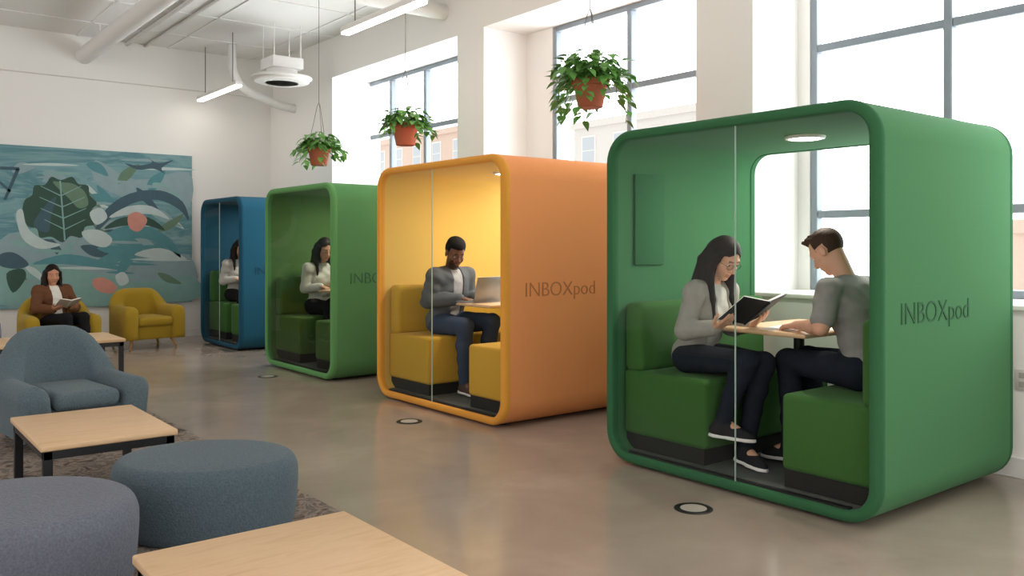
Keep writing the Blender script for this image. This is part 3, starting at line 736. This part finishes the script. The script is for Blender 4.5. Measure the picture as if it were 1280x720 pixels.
# large dark veined leaf, lobed edge
paint_poly(b, G((28, 266), (31, 250), (40, 244), (43, 232), (56, 231), (64, 221), (76, 225), (90, 221), (98, 230), (110, 232), (112, 244), (121, 254), (114, 264), (118, 280), (106, 284), (102, 297), (88, 295), (78, 303), (64, 296), (50, 297), (46, 286), (34, 282)), 3, 1)
paint_poly(b, G((66, 228), (78, 228), (92, 230), (106, 240), (110, 256), (98, 260), (86, 248)), 3.4, 2)
paint_poly(b, G((42, 282), (52, 262), (70, 246), (64, 268), (60, 290)), 3.4, 5)
paint_poly(b, [(74, 226), (76, 226), (82, 300), (80, 301)], 4, 7)
for sx_, k in [(s, k) for s in (-1, 1) for k in range(4)]:
    yb_ = 244+k*14; xb_ = 76+k*1.6; xe = xb_+sx_*(30-abs(k-1.5)*3); ye = yb_-12
    paint_poly(b, [(xb_, yb_), (xb_, yb_+1.6), (xe, ye+.8), (xe, ye)], 4, 7)
# sweeping curves
paint_poly(b, G((118, 292), (132, 262), (162, 242), (200, 238), (228, 252), (236, 276), (224, 262), (198, 250), (166, 254), (142, 270)), 3, 5)
paint_poly(b, G((124, 300), (150, 284), (186, 284), (214, 300), (226, 322), (206, 308), (180, 298), (150, 300)), 3, 6)
paint_poly(b, G((136, 272), (160, 258), (190, 258), (212, 274), (190, 268), (164, 268)), 3.2, 3)
paint_poly(b, G((130, 286), (152, 272), (186, 272), (206, 288), (184, 282), (156, 282)), 3.4, 1)
paint_poly(b, G((20, 268), (28, 262), (34, 284), (54, 300), (76, 306), (50, 311), (28, 298)), 3.2, 3)
paint_poly(b, G((160, 270), (172, 265), (184, 275), (174, 289), (162, 285)), 5, 4)
paint_poly(b, G((102, 290), (122, 287), (140, 298), (132, 309), (112, 304)), 5, 3)
paint_poly(b, G((112, 266), (126, 260), (134, 272), (120, 281)), 5, 3)
paint_poly(b, G((116, 350), (130, 347), (146, 358), (138, 367), (120, 362)), 4, 4)
paint_poly(b, G((144, 345), (155, 340), (161, 352), (150, 357)), 4, 3)
paint_poly(b, G((156, 204), (172, 207), (190, 203), (184, 197), (198, 204), (217, 200), (202, 210), (206, 217), (192, 211), (172, 212)), 3, 5)
paint_poly(b, G((0, 318), (18, 316), (36, 330), (22, 336), (0, 332)), 3, 5)
paint_poly(b, G((8, 342), (28, 336), (32, 348), (16, 366)), 3, 1)
paint_poly(b, G((40, 330), (80, 318), (120, 324), (160, 338), (120, 334), (78, 330)), 3, 6)
paint_poly(b, G((168, 318), (200, 310), (234, 324), (200, 324)), 3, 3)
for pl in ([(0, 208), (24, 209), (24, 213), (0, 212)], [(20, 211), (25, 211), (8, 250), (4, 250)], [(0, 226), (14, 238), (12, 241), (0, 230)]): paint_poly(b, pl, 3, 5)
fin('canvas', b, pm, pt, 20, False, recalc=False)

# ------------------------------------------------------------------ hanging plants
def leaf(bm, p, d, up, L, wd):
    d = d.normalized(); s = d.cross(up)
    if s.length < 1e-3: s = V((1, 0, 0))
    s.normalize(); n = s.cross(d)
    cen = []; le = []; ri = []
    for t, wf in ((0, .12), (.14, .8), (.38, 1.0), (.65, .68), (.86, .28), (1, .02)):
        c = p+d*L*t-V((0, 0, 1))*L*.25*t*t
        cen.append(bm.verts.new(c)); le.append(bm.verts.new(c+s*wd*wf+n*wd*.25*wf)); ri.append(bm.verts.new(c-s*wd*wf+n*wd*.25*wf))
    for i in range(5):
        bm.faces.new((cen[i], cen[i+1], le[i+1], le[i])); bm.faces.new((cen[i+1], cen[i], ri[i], ri[i+1]))
def plant(label, x, y, zt, seed, rad, nl, ntr, tl, R0=.125):
    rr = random.Random(seed); t = thing('hanging_plant', label, 'hanging plant', (x, y, zt), 0, 'potted trailing plants hung in a row')
    b = NB(); lathe(b, [(.0005, -.20), (.082, -.20), (.088, -.195), (R0-.012, -.05), (R0, -.05), (R0+.004, -.045), (R0+.006, -.004), (R0, 0), (R0-.012, 0), (R0-.014, -.035), (.0005, -.035)], n=36); fin('pot', b, mTerra, t)
    b = NB(); lathe(b, [(.0005, -.034), (R0-.016, -.034), (R0-.02, -.022), (.0005, -.018)], n=30); fin('soil', b, mSoil, t)
    b = NB(); stems = NB()
    for k in range(nl):
        a = rr.random()*2*math.pi; el = math.asin(rr.uniform(.05, 1)); d = V((math.cos(a)*math.cos(el), math.sin(a)*math.cos(el), math.sin(el)))
        Ls = rad*(.3+.7*rr.random()**.7); p0 = V((math.cos(a)*.05*rr.random(), math.sin(a)*.05*rr.random(), -.02)); p1 = p0+V((d.x, d.y, d.z*.95))*Ls
        mid = (p0+p1)/2+V((0, 0, .03))
        tube(stems, [p0, mid, p1], .0025, 5)
        ang = a+rr.uniform(-.9, .9)
        leaf(b, p1, V((math.cos(ang), math.sin(ang), rr.uniform(-.9, .35))), V((0, 0, 1)), rr.uniform(.07, .11), rr.uniform(.026, .040))
    for k in range(ntr):
        a = 2*math.pi*k/ntr+rr.uniform(-.25, .25); o = V((math.cos(a), math.sin(a), 0)); Lt = tl*(.35+.65*rr.random()); out = .05+.10*rr.random()
        pts = [o*.05+V((0, 0, -.02)), o*(R0*.75)+V((0, 0, .05)), o*(R0+.04)+V((0, 0, .02)), o*(R0+out)+V((0, 0, -Lt*.4)), o*(R0+out*1.05)+V((rr.uniform(-.03, .03), rr.uniform(-.03, .03), -Lt))]
        tube(stems, pts, .0028, 5)
        for i in range(1, 4):
            for q in (.2, .55, .9):
                p = pts[i].lerp(pts[i+1], q); ang = a+rr.uniform(-1.4, 1.4)
                leaf(b, p, V((math.cos(ang), math.sin(ang), rr.uniform(-.9, 0))), V((0, 0, 1)), rr.uniform(.065, .10), rr.uniform(.024, .036))
    fin('foliage', b, mLeaf, t, None, recalc=False); fin('stems', stems, mStem, t)
    for k in range(3):
        a = 2*math.pi*k/3+.4; b = NB(); tube(b, [(R0*math.cos(a), R0*math.sin(a), -.02), (.02*math.cos(a), .02*math.sin(a), .46), (0, 0, .5)], .003, 5); fin('cord', b, mCord, t)
    b = NB(); cy(b, (0, 0, .49), (0, 0, ZC-zt), .003, n=6); cy(b, (0, 0, ZC-zt-.02), (0, 0, ZC-zt), .03, .03, 14); fin('cable', b, mCord, t)
plant('leafy trailing plant in terracotta pot nearest the camera, above the large green pod', 4.20, 4.45, 2.515, 3, .25, 210, 14, .32, .128)
plant('bushy potted plant hanging above the orange pod', 4.20, 6.95, 2.475, 5, .20, 160, 7, .15, .128)
plant('farthest hanging potted plant, above the light green pod', 4.25, 8.88, 2.43, 8, .21, 160, 10, .20, .125)

# ------------------------------------------------------------------ ceiling fittings
def linear(label, x, y0, y1, z):
    t = thing('linear_light', label, 'ceiling light', (x, (y0+y1)/2, z), 0, 'linear ceiling lights'); L = (y1-y0)/2
    b = NB(); bx(b, (-.05, -L, .015), (.05, L, .07), .006, 2); fin('housing', b, mWhite, t)
    b = NB(); bx(b, (-.044, -L+.01, -.006), (.044, L-.01, .016), .006, 2); fin('diffuser', b, mLightOn, t)
    for s in (-1, 1):
        b = NB(); cy(b, (0, s*L*.7, .07), (0, s*L*.7, ZC-z), .006, n=6); fin('cable', b, mCord, t)
linear('long white linear light hung nearer the camera', 4.02, 6.35, 7.82, 3.45)
linear('white linear light hung near the back wall', 4.22, 11.2, 12.75, 3.45)
def pipe(name, label, pts, r, n=20, straps=()):
    t = thing(name, label, 'duct', (0, 0, 0)); t.location = pts[0]; o0 = V(pts[0])
    b = NB(); tube(b, [V(p)-o0 for p in pts], r, n); fin('pipe', b, mDuct, t)
    for s in straps:
        s = V(s)-o0; b = NB(); cy(b, s, (s.x, s.y, ZC-o0.z), .008, n=8); fin('hanger_rod', b, mDuct, t)
    return t
pipe('round_duct', 'thick white duct running along the ceiling at left', [(2.70, -2, 3.93), (2.70, 5, 3.93), (2.70, YB-.1, 3.93)], .11, 20, [(2.7, y, 3.95) for y in (1, 5, 9, 12)])
pipe('round_duct', 'white duct crossing the ceiling to the window wall', [(2.83, 8.1, 3.96), (4, 8.1, 3.96), (XW, 8.1, 3.96)], .09, 20, [(3.3, 8.1, 3.98), (4.8, 8.1, 3.98)])
pipe('conduit', 'thin white conduit on the ceiling right of the thick duct', [(3.25, -2, 4.17), (3.25, YB-.1, 4.17)], .03, 10)
pipe('conduit', 'thin white conduit on the ceiling nearest the linear lights', [(3.5, -2, 4.178), (3.5, YB-.1, 4.178)], .022, 10)
pipe('flexible_duct', 'curved white duct bending into the wall by the round diffuser', [(4.45, 12.1, ZC-.01), (4.46, 12.1, 3.85), (4.55, 12.1, 3.64), (4.75, 12.1, 3.53), (5.0, 12.1, 3.45), (5.2, 12.1, 3.39), (XW+.01, 12.1, 3.37)], .06)
t = thing('air_diffuser', 'round white air diffuser under a square box below the ceiling', 'air diffuser', (4.62, 10.75, 3.48))
b = NB(); cy(b, (0, 0, .07), (0, 0, .16), .20, .20, 36); fin('drum', b, mDuct, t)
b = NB(); bx(b, (-.21, -.21, .155), (.21, .21, .30), .01, 2)
for sx in (-1, 1):
    for sy in (-1, 1): cy(b, (sx*.18, sy*.18, .29), (sx*.18, sy*.18, ZC-3.48), .008, n=8)
fin('plenum_box', b, mDuct, t)
b = NB(); lathe(b, [(.0005, .0), (.25, .0), (.34, .02), (.39, .045), (.385, .06), (.25, .075), (.0005, .08)], n=48); d_ = fin('plate', b, mWhite, t)
for k in range(3):
    b = NB(); r0 = .12+.09*k; lathe(b, [(r0, -.018), (r0+.05, -.012+.004*k), (r0+.05, .02), (r0-.01, .02)], n=48); fin('ring', b, mWhite, d_)

# ------------------------------------------------------------------ small fixtures
mLid = M('socket_lid', 'b9b2a8', .35, .4, 0, 40, .05)
for lb, x, y in (('round floor socket with black ring before the large green pod', 3.46, 2.90), ('round floor socket with black ring before the orange pod', 3.46, 5.67), ('round floor socket with black ring before the light green pod', 3.50, 8.50)):
    t = thing('floor_socket', lb, 'floor socket', (x, y, 0), 0, 'round floor sockets')
    b = NB(); lathe(b, [(.066, .0), (.098, .0), (.098, .003), (.092, .006), (.07, .006), (.066, .004)], n=40); fin('ring', b, mBlack, t)
    b = NB(); lathe(b, [(.0005, .001), (.067, .001), (.067, .0045), (.0005, .0045)], n=36); fin('lid', b, mLid, t)
t = thing('wall_outlet', 'small wall outlet low on the window wall at right', 'outlet', (XW, 2.10, .57))
b = NB(); bx(b, (-.008, -.04, -.06), (0, .04, .06), .003, 2); fin('plate', b, M('outlet_plate', 'cfcac3', .5), t)
for zz in (-.026, .026):
    b = NB(); bx(b, (-.010, -.016, zz-.016), (-.007, .016, zz+.016)); fin('socket', b, M('outlet_socket', 'a8a39c', .5), t)

# ------------------------------------------------------------------ world
w = bpy.data.worlds.new('world'); scene.world = w; w.use_nodes = True
nt = w.node_tree; N = nt.nodes; L = nt.links
bg = N['Background']; tc = N.new('ShaderNodeTexCoord'); sp = N.new('ShaderNodeSeparateXYZ'); L.new(tc.outputs['Generated'], sp.inputs[0])
mr = N.new('ShaderNodeMapRange'); mr.inputs[1].default_value = -.1; mr.inputs[2].default_value = .5; mr.inputs[3].default_value = 0; mr.inputs[4].default_value = 1; mr.interpolation_type = 'SMOOTHSTEP'
L.new(sp.outputs['X'], mr.inputs[0])
mx = N.new('ShaderNodeMix'); mx.data_type = 'RGBA'
mx.inputs[6].default_value = (.97, .945, .915, 1); mx.inputs[7].default_value = (4.75, 4.9, 5.05, 1)
L.new(mr.outputs[0], mx.inputs[0]); L.new(mx.outputs[2], bg.inputs['Color']); bg.inputs['Strength'].default_value = 1.0
scene.view_settings.view_transform = 'Standard'
scene.view_settings.exposure = 0.57
